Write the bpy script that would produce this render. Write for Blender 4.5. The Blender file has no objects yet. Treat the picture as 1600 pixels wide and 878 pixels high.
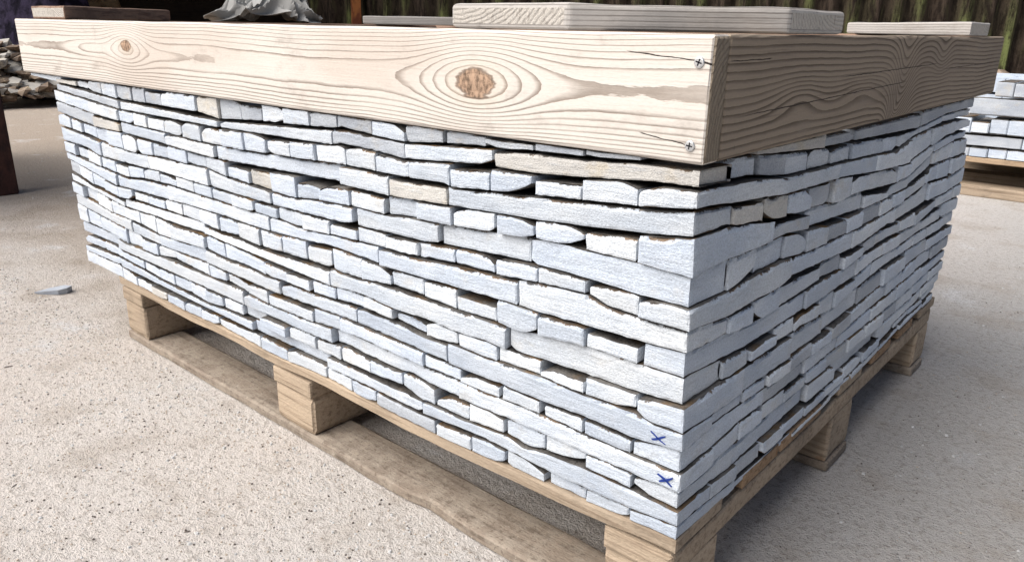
import bpy, bmesh, math, random
import numpy as np
from mathutils import Vector, Matrix, noise

sc = bpy.context.scene
col = sc.collection

# ------------------------------------------------------------------ camera
cam_data = bpy.data.cameras.new('camera')
cam = bpy.data.objects.new('camera', cam_data)
col.objects.link(cam)
_r = Vector((0.755658, 0.654736, 0.017368))
_u = Vector((-0.218727, 0.227269, 0.948951))
_f = Vector((-0.617365, 0.720881, -0.314946))
_m = Matrix((_r, _u, -_f)).transposed().to_4x4()
_m.translation = Vector((0.327875, -0.67625, 0.706125))
cam.matrix_world = _m
cam_data.sensor_width = 36.0
cam_data.lens = 27.0
cam_data.clip_start = 0.02
cam_data.clip_end = 400.0
sc.camera = cam

# ------------------------------------------------------------------ light
SUN_DIR = Vector((-0.40, -0.78, 0.98)).normalized()      # towards the bright part of the sky
sun_data = bpy.data.lights.new('sun', 'SUN')
sun_data.energy = 2.9
sun_data.angle = math.radians(65)
sun_data.color = (1.0, 0.98, 0.95)
sun = bpy.data.objects.new('sun', sun_data)
col.objects.link(sun)
sun.rotation_euler = SUN_DIR.to_track_quat('Z', 'Y').to_euler()

world = bpy.data.worlds.new('World')
sc.world = world
world.use_nodes = True
wn = world.node_tree.nodes
sky = wn.new('ShaderNodeTexSky')
sky.sky_type = 'NISHITA'
sky.sun_disc = False
sky.sun_elevation = math.asin(SUN_DIR.z)
sky.sun_rotation = math.atan2(SUN_DIR.x, SUN_DIR.y)
sky.air_density = 1.0
sky.dust_density = 6.0
sky.ozone_density = 1.0
bg = wn['Background']
bg.inputs['Strength'].default_value = 0.05
world.node_tree.links.new(sky.outputs['Color'], bg.inputs['Color'])

sc.view_settings.view_transform = 'Standard'
sc.view_settings.look = 'None'
sc.view_settings.exposure = 0.96
sc.view_settings.gamma = 1.0
sc.view_settings.use_curve_mapping = False
sc.render.engine = 'CYCLES'
sc.cycles.use_denoising = True
sc.cycles.max_bounces = 4

# ------------------------------------------------------------------ helpers
rnd = random.Random(11)
def sm(t): t = max(0.0, min(1.0, t)); return t*t*(3-2*t)

def link(o, parent=None):
    col.objects.link(o)
    if parent is not None: o.parent = parent
    return o
def tag(o, label=None, cat=None, group=None, kind=None):
    if label: o['label'] = label
    if cat: o['category'] = cat
    if group: o['group'] = group
    if kind: o['kind'] = kind
    return o
def empty(name, loc=(0, 0, 0), rz=0.0):
    o = bpy.data.objects.new(name, None)
    o.location = loc; o.rotation_euler = (0, 0, rz); o.empty_display_size = 0.05
    return link(o)
def mesh_obj(name, verts, faces, mats, parent=None, loc=(0, 0, 0), idx=None, smooth=False):
    me = bpy.data.meshes.new(name)
    me.from_pydata([tuple(v) for v in verts], [], faces)
    for m in (mats if isinstance(mats, (list, tuple)) else [mats]): me.materials.append(m)
    if idx is not None: me.polygons.foreach_set('material_index', idx)
    if smooth: me.polygons.foreach_set('use_smooth', [True]*len(me.polygons))
    me.update()
    o = bpy.data.objects.new(name, me); o.location = loc
    return link(o, parent)
def bm_obj(name, bm, mats, parent=None, loc=(0, 0, 0), smooth=False):
    bmesh.ops.recalc_face_normals(bm, faces=bm.faces)
    me = bpy.data.meshes.new(name)
    bm.to_mesh(me); bm.free()
    for m in (mats if isinstance(mats, (list, tuple)) else [mats]): me.materials.append(m)
    if smooth: me.polygons.foreach_set('use_smooth', [True]*len(me.polygons))
    o = bpy.data.objects.new(name, me); o.location = loc
    return link(o, parent)

def lattice(xs, ys, ts):
    """Surface of an nx*ny*nt lattice: list of (i,j,k) vertices and faces with a side code 0:-x 1:+x 2:-y 3:+y 4:bottom 5:top."""
    nx, ny, nt = len(xs), len(ys), len(ts)
    vid, vl, fl, code = {}, [], [], []
    def v(i, j, k):
        if (i, j, k) not in vid:
            vid[(i, j, k)] = len(vl); vl.append((i, j, k))
        return vid[(i, j, k)]
    for j in range(ny-1):
        for k in range(nt-1):
            fl.append((v(0, j, k), v(0, j, k+1), v(0, j+1, k+1), v(0, j+1, k))); code.append(0)
            fl.append((v(nx-1, j, k), v(nx-1, j+1, k), v(nx-1, j+1, k+1), v(nx-1, j, k+1))); code.append(1)
    for i in range(nx-1):
        for k in range(nt-1):
            fl.append((v(i, 0, k), v(i+1, 0, k), v(i+1, 0, k+1), v(i, 0, k+1))); code.append(2)
            fl.append((v(i, ny-1, k), v(i, ny-1, k+1), v(i+1, ny-1, k+1), v(i+1, ny-1, k))); code.append(3)
    for i in range(nx-1):
        for j in range(ny-1):
            fl.append((v(i, j, 0), v(i, j+1, 0), v(i+1, j+1, 0), v(i+1, j, 0))); code.append(4)
            fl.append((v(i, j, nt-1), v(i+1, j, nt-1), v(i+1, j+1, nt-1), v(i, j+1, nt-1))); code.append(5)
    return vl, fl, code

# ------------------------------------------------------------------ node expressions
class X:
    """A float socket with arithmetic that writes Math nodes."""
    def __init__(s, nt, sock): s.nt, s.s = nt, sock
    def _op(s, op, *o):
        n = s.nt.nodes.new('ShaderNodeMath'); n.operation = op
        for i, a in enumerate((s,)+o):
            if isinstance(a, X): s.nt.links.new(a.s, n.inputs[i])
            else: n.inputs[i].default_value = a
        return X(s.nt, n.outputs[0])
    def __add__(s, o): return s._op('ADD', o)
    __radd__ = __add__
    def __sub__(s, o): return s._op('SUBTRACT', o)
    def __rsub__(s, o): return (s*-1.0)+o
    def __mul__(s, o): return s._op('MULTIPLY', o)
    __rmul__ = __mul__
    def __truediv__(s, o): return s._op('DIVIDE', o)
    def abs(s): return s._op('ABSOLUTE')
    def frac(s): return s._op('FRACT')
    def exp(s): return s._op('EXPONENT')
    def pow(s, p): return s._op('POWER', p)
    def max(s, o): return s._op('MAXIMUM', o)
    def min(s, o): return s._op('MINIMUM', o)
    def step(s, a, b):
        n = s.nt.nodes.new('ShaderNodeMapRange'); n.interpolation_type = 'SMOOTHSTEP'
        s.nt.links.new(s.s, n.inputs['Value'])
        n.inputs['From Min'].default_value = a; n.inputs['From Max'].default_value = b
        if a > b:
            n.inputs['From Min'].default_value = b; n.inputs['From Max'].default_value = a
            n.inputs['To Min'].default_value = 1.0; n.inputs['To Max'].default_value = 0.0
        return X(s.nt, n.outputs['Result'])

class Mat:
    def __init__(s, name, rough=0.8, spec=0.25):
        s.m = bpy.data.materials.new(name); s.m.use_nodes = True
        s.nt = s.m.node_tree; s.b = s.nt.nodes['Principled BSDF']
        s.b.inputs['Roughness'].default_value = rough
        s.b.inputs['Specular IOR Level'].default_value = spec
        s.tc = s.nt.nodes.new('ShaderNodeTexCoord')
        s._off = None
    def vec(s, scale=(1, 1, 1), random_off=True, world=False):
        if world:
            g = s.nt.nodes.new('ShaderNodeNewGeometry'); src = g.outputs['Position']
        else: src = s.tc.outputs['Object']
        if random_off:
            if s._off is None:
                oi = s.nt.nodes.new('ShaderNodeObjectInfo'); ml = s.nt.nodes.new('ShaderNodeVectorMath'); ml.operation = 'SCALE'
                ml.inputs[0].default_value = (37.0, 51.0, 23.0)
                s.nt.links.new(oi.outputs['Random'], ml.inputs['Scale']); s._off = ml.outputs[0]; s.rand = X(s.nt, oi.outputs['Random'])
            a = s.nt.nodes.new('ShaderNodeVectorMath'); a.operation = 'ADD'
            s.nt.links.new(src, a.inputs[0]); s.nt.links.new(s._off, a.inputs[1]); src = a.outputs[0]
        m = s.nt.nodes.new('ShaderNodeVectorMath'); m.operation = 'MULTIPLY'
        s.nt.links.new(src, m.inputs[0]); m.inputs[1].default_value = scale
        return m.outputs[0]
    def xyz(s):
        sp = s.nt.nodes.new('ShaderNodeSeparateXYZ'); s.nt.links.new(s.tc.outputs['Object'], sp.inputs[0])
        return [X(s.nt, sp.outputs[i]) for i in range(3)]
    def noise(s, scale, stretch=(1, 1, 1), detail=4, rough=0.55, ro=True, world=False):
        n = s.nt.nodes.new('ShaderNodeTexNoise')
        s.nt.links.new(s.vec(stretch, ro, world), n.inputs['Vector'])
        n.inputs['Scale'].default_value = scale; n.inputs['Detail'].default_value = detail; n.inputs['Roughness'].default_value = rough
        return X(s.nt, n.outputs['Fac'])
    def voronoi(s, scale, stretch=(1, 1, 1), ro=True, world=False, out='Distance', feature='F1'):
        n = s.nt.nodes.new('ShaderNodeTexVoronoi'); n.feature = feature
        s.nt.links.new(s.vec(stretch, ro, world), n.inputs['Vector']); n.inputs['Scale'].default_value = scale
        return X(s.nt, n.outputs[out])
    def mix(s, fac, a, b, blend='MIX'):
        n = s.nt.nodes.new('ShaderNodeMix'); n.data_type = 'RGBA'; n.blend_type = blend
        if isinstance(fac, X): s.nt.links.new(fac.s, n.inputs['Factor'])
        else: n.inputs['Factor'].default_value = fac
        for nm, v in (('A', a), ('B', b)):
            sk = [i for i in n.inputs if i.name == nm and i.type == 'RGBA'][0]
            if isinstance(v, tuple): sk.default_value = (*v, 1)
            else: s.nt.links.new(v, sk)
        return [o for o in n.outputs if o.type == 'RGBA'][0]
    def bright(s, c, f):
        n = s.nt.nodes.new('ShaderNodeVectorMath'); n.operation = 'SCALE'
        s.nt.links.new(c, n.inputs[0]); s.nt.links.new(f.s, n.inputs['Scale']); return n.outputs[0]
    def color(s, c):
        if isinstance(c, tuple): s.b.inputs['Base Color'].default_value = (*c, 1)
        else: s.nt.links.new(c, s.b.inputs['Base Color'])
    def bump(s, h, strength=0.5, dist=0.002):
        n = s.nt.nodes.new('ShaderNodeBump'); n.inputs['Strength'].default_value = strength; n.inputs['Distance'].default_value = dist
        s.nt.links.new(h.s, n.inputs['Height']); s.nt.links.new(n.outputs[0], s.b.inputs['Normal'])

# ------------------------------------------------------------------ materials
def stone_material(name, a, b, rust=0.25, crust=True):
    M = Mat(name, 0.72, 0.3)
    big = M.noise(9, (1, 1, 2.2), 2)
    streak = M.noise(60, (0.35, 0.35, 2.6), 3, 0.65)
    grain = M.noise(480, (0.8, 0.8, 1.2), 2, 0.75)
    stain = M.noise(15, (1, 1, 1.5), 4, 0.65)
    c = M.mix(big.step(0.32, 0.68), a, b)
    c = M.mix(streak.step(0.54, 0.72)*0.42, c, (0.34, 0.37, 0.42))
    c = M.mix(stain.step(0.56, 0.70)*rust, c, (0.48, 0.405, 0.28))
    c = M.mix(stain.step(0.70, 0.76)*0.9*rust, c, (0.22, 0.12, 0.05))
    c = M.mix(stain.step(0.33, 0.24)*0.35, c, (0.27, 0.29, 0.32))
    if crust:
        at = M.nt.nodes.new('ShaderNodeAttribute'); at.attribute_name = 'crust'
        rg = M.noise(130, (1.3, 1.3, 0.6), 3, 0.75)
        cr = (X(M.nt, at.outputs['Fac'])+(rg-0.5)*1.7).step(0.42, 0.58)
        c = M.mix(cr*0.92, c, M.mix(stain.step(0.45, 0.6), (0.075, 0.068, 0.062), (0.16, 0.10, 0.05)))
    c = M.bright(c, (M.rand*0.20+0.88)*(grain*1.0+0.5))
    M.color(c)
    M.bump(grain*0.6+streak, 0.8, 0.0022)
    return M.m
STONE = [stone_material('stone_blue_grey', (0.42, 0.475, 0.56), (0.50, 0.55, 0.62), 0.15),
         stone_material('stone_pale', (0.50, 0.545, 0.605), (0.575, 0.61, 0.65), 0.24),
         stone_material('stone_silver', (0.455, 0.505, 0.575), (0.55, 0.59, 0.64), 0.20),
         stone_material('stone_buff', (0.43, 0.42, 0.405), (0.51, 0.50, 0.475), 0.4),
         stone_material('stone_slate_grey', (0.32, 0.35, 0.40), (0.41, 0.44, 0.48), 0.25)]
def cleft_material():
    M = Mat('stone_cleft', 0.85, 0.2)
    n = M.noise(20, (1, 1, 1), 5, 0.65); g = M.noise(260, (1, 1, 1), 3, 0.7)
    c = M.mix(n.step(0.36, 0.6), (0.055, 0.050, 0.047), (0.15, 0.143, 0.135))
    r = M.noise(9, (1, 1, 1), 5, 0.65)
    c = M.mix(r.step(0.50, 0.66)*0.8, c, (0.15, 0.085, 0.03))
    M.color(M.bright(c, g*0.7+0.6)); M.bump(g, 0.8, 0.003)
    return M.m
CLEFT = cleft_material()

def end_grain(name, a, b, cx, cz, freq=190, rs=0.5):
    M = Mat(name, 0.85, 0.15)
    x, y, z = M.xyz()
    w = M.noise(25, (1, 1, 1), 3, ro=False)*0.012
    d = ((y-cx)*(y-cx)+(z-cz)*(z-cz)).pow(0.5)+w
    fr = (d*freq).frac()
    ring = fr.step(0.35, 0.9)*fr.step(1.0, 0.93)
    g = M.noise(500, (1, 1, 1), 3, 0.7)
    saw = M.noise(150, (1, 1.6, 0.5), 3, 0.7)
    c = M.mix(ring*rs, a, b)
    c = M.mix(saw.step(0.50, 0.66)*0.6, c, b)
    M.color(M.bright(c, g*0.5+saw*0.5+0.5)); M.bump(ring*-0.6+g*0.8+saw, 0.8, 0.002)
    return M.m

def wood_board(name, light, dark, zc, half, lines, knots, cracks=(), power=2.0, drift=1.0, line_lo=0.62, fibre=0.25, pinks=(0.46, 0.36, 0.29), pink=0.5, knotcol=(0.27, 0.185, 0.13), grime=0.4):
    """Flat-sawn board: contour lines of a height field over (length, height) that swings round the knots."""
    M = Mat(name, 0.78, 0.2)
    x, y, z = M.xyz()
    slow = M.noise(1.3, (1, 0, 0.6), 2, 0.5, ro=False)-0.5
    mid = M.noise(9, (1, 0, 2.0), 3, 0.5, ro=False)-0.5
    fine = M.noise(60, (0.6, 0, 3.0), 3, 0.6, ro=False)-0.5
    s = (z-zc+slow*0.03*drift)/half
    if power == 1: F = s*lines
    else: F = s*s*lines
    F = F+slow*1.6*drift+mid*0.55*drift+fine*0.22
    core = None; halo = None
    for (kx, kz, wx, wz, amp, cr) in knots:
        ux = (x-kx)/wx; uz = (z-kz+mid*0.004)/wz
        d2 = ux*ux+uz*uz
        F = F+(d2*-1.0).exp()*amp
        if cr > 0:
            cm = (d2.pow(0.5)+fine*0.25).step(cr*1.12, cr*0.82)
            core = cm if core is None else core.max(cm)
            h = d2.pow(0.5).step(cr*2.2, cr*1.0)
            halo = h if halo is None else halo.max(h)
    fr = F.frac()
    vary = M.noise(6, (0.5, 0, 4.0), 3, 0.6, ro=False)
    ring = fr.step(line_lo, 0.965)*fr.step(1.0, 0.972)*(vary.step(0.30, 0.60)*0.6+0.4)
    fib = M.noise(95, (0.05, 1.0, 2.6), 4, 0.65, ro=False)
    blot = M.noise(3.2, (0.8, 1, 2.2), 3, 0.5, ro=False)
    c = M.mix(blot.step(0.5, 0.66)*pink, light, pinks)
    c = M.mix(fr*0.22, c, pinks)
    c = M.mix(fib.step(0.52, 0.78)*fibre, c, dark)
    c = M.mix(ring*0.95, c, dark)
    if halo is not None:
        c = M.mix(halo*0.22, c, (0.50, 0.40, 0.28))
        kn = M.noise(85, (1.6, 1, 0.8), 4, 0.7, ro=False)
        kc = M.mix(kn.step(0.36, 0.60), tuple(v*0.45 for v in knotcol), tuple(min(1, v*1.5) for v in knotcol))
        c = M.mix(core, c, kc)
        c = M.mix(core*(1.0-core)*2.6, c, (0.10, 0.065, 0.045))
    hgt = ring*-0.7+fib*0.5
    for (x0, z0, x1, z1, w) in cracks:
        t = ((x-x0)/(x1-x0)); zz = t*(z1-z0)+z0+fine*0.003
        m = ((z-zz).abs()/w).step(1.0, 0.45)*t.step(0.0, 0.12)*t.step(1.0, 0.9)
        c = M.mix(m, c, (0.025, 0.02, 0.017)); hgt = hgt+m*-3.0
    dirt = M.noise(11, (0.7, 1, 1.6), 5, 0.7, ro=False)
    c = M.mix(dirt.step(0.55, 0.75)*grime, c, (0.22, 0.19, 0.165))
    nick = M.noise(52, (1.0, 1, 0.5), 2, 0.4, ro=False)
    c = M.mix(nick.step(0.76, 0.80)*0.7, c, (0.10, 0.08, 0.065))
    g = M.noise(420, (0.4, 1, 1), 2, 0.6, ro=False)
    M.color(M.bright(c, g*0.22+0.89))
    M.bump(hgt+g*0.25, 0.55, 0.0014)
    return M.m

def rough_wood(name, a, b, dark, freq=95, dusty=0.0):
    M = Mat(name, 0.85, 0.15)
    fib = M.noise(freq, (0.06, 1.0, 1.6), 4, 0.65); big = M.noise(4, (0.5, 1, 1), 3); g = M.noise(330, (0.5, 1, 1), 3, 0.7)
    c = M.mix(big.step(0.35, 0.65), a, b)
    c = M.mix(fib.step(0.46, 0.70)*0.75, c, dark)
    gr2 = M.noise(9, (1, 1, 1), 5, 0.7)
    c = M.mix(gr2.step(0.52, 0.70)*0.55, c, tuple(v*0.55 for v in b))
    kn = M.noise(13, (1, 1, 1), 3)
    c = M.mix(kn.step(0.68, 0.76)*0.5, c, (0.20, 0.09, 0.035))
    if dusty:
        du = M.noise(26, (1, 1, 1), 5, 0.7)
        c = M.mix(du.step(0.40, 0.62)*dusty, c, (0.33, 0.285, 0.235))
        d2 = M.noise(130, (1, 1, 1), 3, 0.75)
        c = M.mix(d2.step(0.56, 0.66)*0.6, c, (0.10, 0.078, 0.06))
        c = M.mix(d2.step(0.38, 0.28)*0.5, c, (0.46, 0.42, 0.36))
    M.color(M.bright(c, (g*0.5+0.75)*(M.rand*0.2+0.9))); M.bump(fib*0.9+g*0.7, 0.8, 0.002)
    return M.m
# ------------------------------------------------------------------ ground
def ground_material():
    M = Mat('dusty_concrete', 0.92, 0.12)
    big = M.noise(0.55, (1, 1, 1), 3, 0.55, ro=False); mid = M.noise(5.0, (1, 1, 1), 4, 0.65, ro=False)
    gr = M.noise(75, (1, 1, 1), 4, 0.75, ro=False); fine = M.noise(260, (1, 1, 1), 3, 0.8, ro=False)
    g = M.nt.nodes.new('ShaderNodeSeparateXYZ'); M.nt.links.new(M.vec(random_off=False), g.inputs[0])
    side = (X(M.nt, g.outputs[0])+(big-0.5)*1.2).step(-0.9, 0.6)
    c = M.mix(big.step(0.36, 0.62), (0.66, 0.60, 0.555), (0.69, 0.655, 0.625))
    c = M.mix(side, c, (0.50, 0.485, 0.47))  # greyer concrete to the right; its darker tone also paints in the shade there
    left_shade = (X(M.nt, g.outputs[1])+(mid-0.5)*0.9+(big-0.5)*0.8).step(-0.25, 0.55)*(X(M.nt, g.outputs[0])+(mid-0.5)*0.5).step(-0.9, -1.7)
    c = M.mix(left_shade*0.75, c, (0.37, 0.295, 0.225))  # shade left of the stack, painted as a browner ground colour
    c = M.mix(mid.step(0.50, 0.68)*0.5, c, (0.42, 0.36, 0.305))
    c = M.mix(mid.step(0.42, 0.30)*0.6, c, (0.68, 0.68, 0.69))
    c = M.mix(gr.step(0.51, 0.63)*0.5, c, (0.30, 0.255, 0.22))
    blk = M.noise(38, (1, 1, 1), 4, 0.8, ro=False)
    c = M.mix(blk.step(0.60, 0.70)*0.6, c, (0.20, 0.165, 0.14))
    c = M.mix(fine.step(0.57, 0.67)*0.85, c, (0.09, 0.075, 0.065))
    c = M.mix(fine.step(0.36, 0.26)*0.6, c, (0.74, 0.73, 0.71))
    M.color(M.bright(c, fine*0.5+0.75))
    M.bump(gr*1.3+fine*0.9, 1.0, 0.008)
    return M.m
bm = bmesh.new()
GN = 8
vs = {}
lim = [-120, -40, -12, -4, 4, 12, 40, 120]
for i, gx in enumerate(lim):
    for j, gy in enumerate(lim): vs[i, j] = bm.verts.new((gx, gy, 0))
for i in range(7):
    for j in range(7): bm.faces.new((vs[i, j], vs[i+1, j], vs[i+1, j+1], vs[i, j+1]))
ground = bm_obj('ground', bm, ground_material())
tag(ground, 'dusty pale concrete yard floor with worn gritty surface', kind='structure')

# ------------------------------------------------------------------ pallet under the main stack
ZO = 0.019
WOOD_PALLET = rough_wood('pallet_wood', (0.41, 0.325, 0.24), (0.33, 0.265, 0.20), (0.16, 0.115, 0.08))
WOOD_RUST = rough_wood('pallet_wood_stained', (0.30, 0.205, 0.13), (0.26, 0.175, 0.11), (0.12, 0.07, 0.04))
WOOD_DUSTY = rough_wood('pallet_wood_dusty', (0.27, 0.22, 0.175), (0.23, 0.19, 0.155), (0.09, 0.07, 0.055), dusty=0.75)

SEAM_FRONT={0: [(-1595, 551.7), (-1487, 548.6), (-1409, 545.5), (-1276, 536.8), (-1134, 537.6), (-963, 537.5), (-895, 530.5), (-769, 538.6), (-663, 542.5), (-579, 545.8), (-558, 549.6), (-494, 545.5), (-430, 542.1), (-353, 548.8), (-276, 552.7), (-272, 551.6), (-210, 555.8), (-146, 557.1), (-70, 562.4), (-7, 564.1)], 1: [(-1604, 535.9), (-1409, 524.7), (-1273, 517.2), (-1099, 514.8), (-930, 516.6), (-899, 516.4), (-796, 518.1), (-745, 515.2), (-587, 521.6), (-561, 526.2), (-483, 523.6), (-431, 520.3), (-354, 525.8), (-277, 531.7), (-271, 529.4), (-205, 530.7), (-139, 535.5), (-57, 543.0), (-4, 544.4)], 2: [(-1602, 512.2), (-1412, 499.6), (-1283, 493.9), (-1108, 490.6), (-956, 486.7), (-820, 487.7), (-687, 492.1), (-558, 496.8), (-488, 496.9), (-425, 497.7), (-351, 500.6), (-339, 496.7), (-276, 501.9), (-208, 507.0), (-142, 511.4), (-71, 516.7), (-4, 525.1)], 3: [(-1597, 487.2), (-1477, 473.8), (-1409, 470.6), (-1292, 471.4), (-1093, 468.5), (-949, 464.1), (-913, 462.9), (-811, 459.5), (-677, 464.0), (-568, 468.7), (-470, 466.0), (-448, 467.7), (-349, 472.3), (-282, 475.2), (-202, 479.0), (-131, 483.7), (-61, 490.3), (0, 498.5)], 4: [(-1598, 458.6), (-1481, 451.4), (-1345, 438.5), (-1221, 435.8), (-1146, 439.5), (-1090, 441.5), (-1022, 440.3), (-951, 442.5), (-887, 435.4), (-818, 432.0), (-749, 429.4), (-684, 429.1), (-619, 436.3), (-541, 439.3), (-477, 438.9), (-409, 444.4), (-342, 446.9), (-268, 450.7), (-207, 456.2), (-172, 457.7), (-134, 457.1), (-71, 458.0), (-29, 456.2), (-1, 455.9)], 5: [(-1605, 424.7), (-1469, 420.8), (-1399, 408.1), (-1272, 406.4), (-1203, 408.7), (-1135, 412.6), (-1015, 409.6), (-941, 409.8), (-804, 407.1), (-740, 407.7), (-672, 408.7), (-601, 410.0), (-543, 411.5), (-479, 411.0), (-411, 414.1), (-367, 416.6), (-308, 417.6), (-265, 420.0), (-217, 424.5), (-199, 424.5), (-133, 424.1), (-68, 421.8), (0, 423.6)], 6: [(-1600, 398.9), (-1467, 390.2), (-1360, 383.0), (-1282, 380.0), (-1211, 387.2), (-1109, 390.1), (-1012, 388.6), (-945, 387.3), (-875, 385.9), (-803, 386.7), (-739, 385.7), (-675, 381.5), (-603, 385.9), (-538, 388.4), (-472, 390.2), (-404, 392.3), (-340, 397.2), (-271, 398.8), (-199, 404.1), (-133, 407.4), (-106, 399.2), (-66, 398.5), (0, 399.3)], 7: [(-1584, 380.2), (-1474, 368.0), (-1348, 353.2), (-1263, 356.2), (-1179, 355.8), (-1051, 362.0), (-956, 362.0), (-932, 362.6), (-801, 359.5), (-735, 360.8), (-666, 363.5), (-601, 367.3), (-562, 366.1), (-498, 363.9), (-467, 361.3), (-402, 362.8), (-370, 365.8), (-309, 366.1), (-253, 368.1), (-202, 366.4), (-134, 368.7), (-65, 370.6), (2, 375.0)], 8: [(-1586, 354.7), (-1471, 338.4), (-1412, 336.9), (-1333, 329.3), (-1271, 334.8), (-1189, 336.0), (-1067, 335.9), (-996, 334.8), (-934, 330.5), (-871, 332.8), (-804, 328.8), (-735, 330.4), (-667, 331.9), (-606, 332.6), (-589, 329.2), (-540, 330.2), (-459, 338.3), (-404, 337.5), (-338, 334.9), (-264, 336.1), (-233, 333.7), (-201, 338.3), (-131, 343.3), (-63, 344.0), (3, 345.8)], 9: [(-1584, 329.6), (-1451, 322.5), (-1325, 311.1), (-1248, 311.6), (-1175, 313.4), (-1088, 308.1), (-979, 313.6), (-867, 308.1), (-796, 302.1), (-727, 298.1), (-602, 303.4), (-535, 307.2), (-465, 302.9), (-394, 305.5), (-339, 302.0), (-287, 306.0), (-247, 302.8), (-194, 305.1), (-132, 306.6), (-62, 309.2), (4, 315.0)], 10: [(-1590, 303.0), (-1474, 294.2), (-1402, 285.7), (-1320, 285.4), (-1258, 285.4), (-1180, 276.7), (-1077, 279.5), (-996, 285.6), (-931, 280.4), (-860, 282.4), (-801, 278.0), (-739, 280.7), (-665, 279.6), (-598, 282.1), (-537, 286.2), (-470, 284.9), (-402, 279.3), (-337, 283.0), (-291, 281.3), (-266, 282.6), (-199, 285.5), (-146, 283.6), (-101, 285.2), (-63, 286.5), (-40, 282.3), (5, 285.3)], 11: [(-1585, 276.4), (-1462, 268.1), (-1313, 258.7), (-1265, 252.3), (-1188, 253.6), (-1085, 254.6), (-994, 257.0), (-934, 252.8), (-864, 248.1), (-760, 251.9), (-669, 252.1), (-599, 255.4), (-558, 255.8), (-510, 253.5), (-472, 255.0), (-406, 252.6), (-359, 251.6), (-332, 250.5), (-288, 251.8), (-255, 251.9), (-201, 251.5), (-130, 253.6), (-62, 251.9), (-2, 258.3)], 12: [(-1598, 235.5), (-1535, 237.3), (-1420, 234.2), (-1351, 225.7), (-1274, 228.1), (-1211, 227.0), (-1123, 238.6), (-1066, 233.7), (-994, 231.7), (-930, 235.2), (-864, 228.7), (-800, 225.5), (-720, 225.2), (-665, 226.5), (-595, 232.5), (-536, 234.5), (-475, 231.9), (-405, 230.2), (-337, 230.8), (-289, 230.0), (-263, 231.6), (-196, 232.8), (-131, 230.2), (-65, 230.7), (1, 231.7)], 13: [(-1597, 207.4), (-1468, 208.6), (-1392, 208.6), (-1375, 203.1), (-1275, 200.8), (-1174, 199.1), (-1079, 200.4), (-949, 201.5), (-870, 202.6), (-765, 205.0), (-693, 202.6), (-652, 200.9), (-589, 207.0), (-535, 202.8), (-477, 201.9), (-437, 208.6), (-387, 201.9), (-340, 204.2), (-293, 204.7), (-256, 205.7), (-194, 206.4), (-126, 205.7), (-63, 207.0), (2, 207.7)], 14: [(-1583, 181.5), (-1468, 185.7), (-1401, 187.4), (-1282, 182.0), (-1215, 177.3), (-1084, 175.0), (-1023, 172.8), (-955, 178.2), (-897, 179.4), (-821, 181.2), (-755, 179.3), (-682, 177.1), (-600, 178.3), (-531, 179.0), (-455, 184.1), (-416, 173.7), (-388, 175.4), (-338, 174.3), (-318, 176.6), (-258, 181.3), (-223, 175.2), (-186, 182.7), (-125, 187.2), (-62, 186.8), (3, 186.5)], 15: [(-1585, 161.9), (-1517, 161.8), (-1404, 164.2), (-1327, 153.1), (-1196, 149.0), (-1118, 150.2), (-1051, 152.3), (-987, 155.6), (-910, 155.7), (-861, 158.9), (-841, 157.2), (-650, 155.6), (-613, 153.6), (-526, 154.3), (-486, 153.0), (-417, 152.2), (-386, 154.2), (-323, 158.0), (-290, 159.7), (-254, 158.8), (-190, 155.7), (-135, 156.6), (-65, 160.0), (5, 168.1)], 16: [(-1584, 133.2), (-1512, 134.6), (-1404, 133.9), (-1331, 132.6), (-1125, 127.5), (-1096, 126.6), (-998, 132.7), (-916, 130.8), (-821, 124.1), (-650, 134.7), (-616, 129.5), (-523, 127.7), (-401, 126.4), (-291, 129.4), (-255, 132.6), (-190, 133.9), (-128, 135.0), (-64, 141.7), (-1, 144.4)]}
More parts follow.
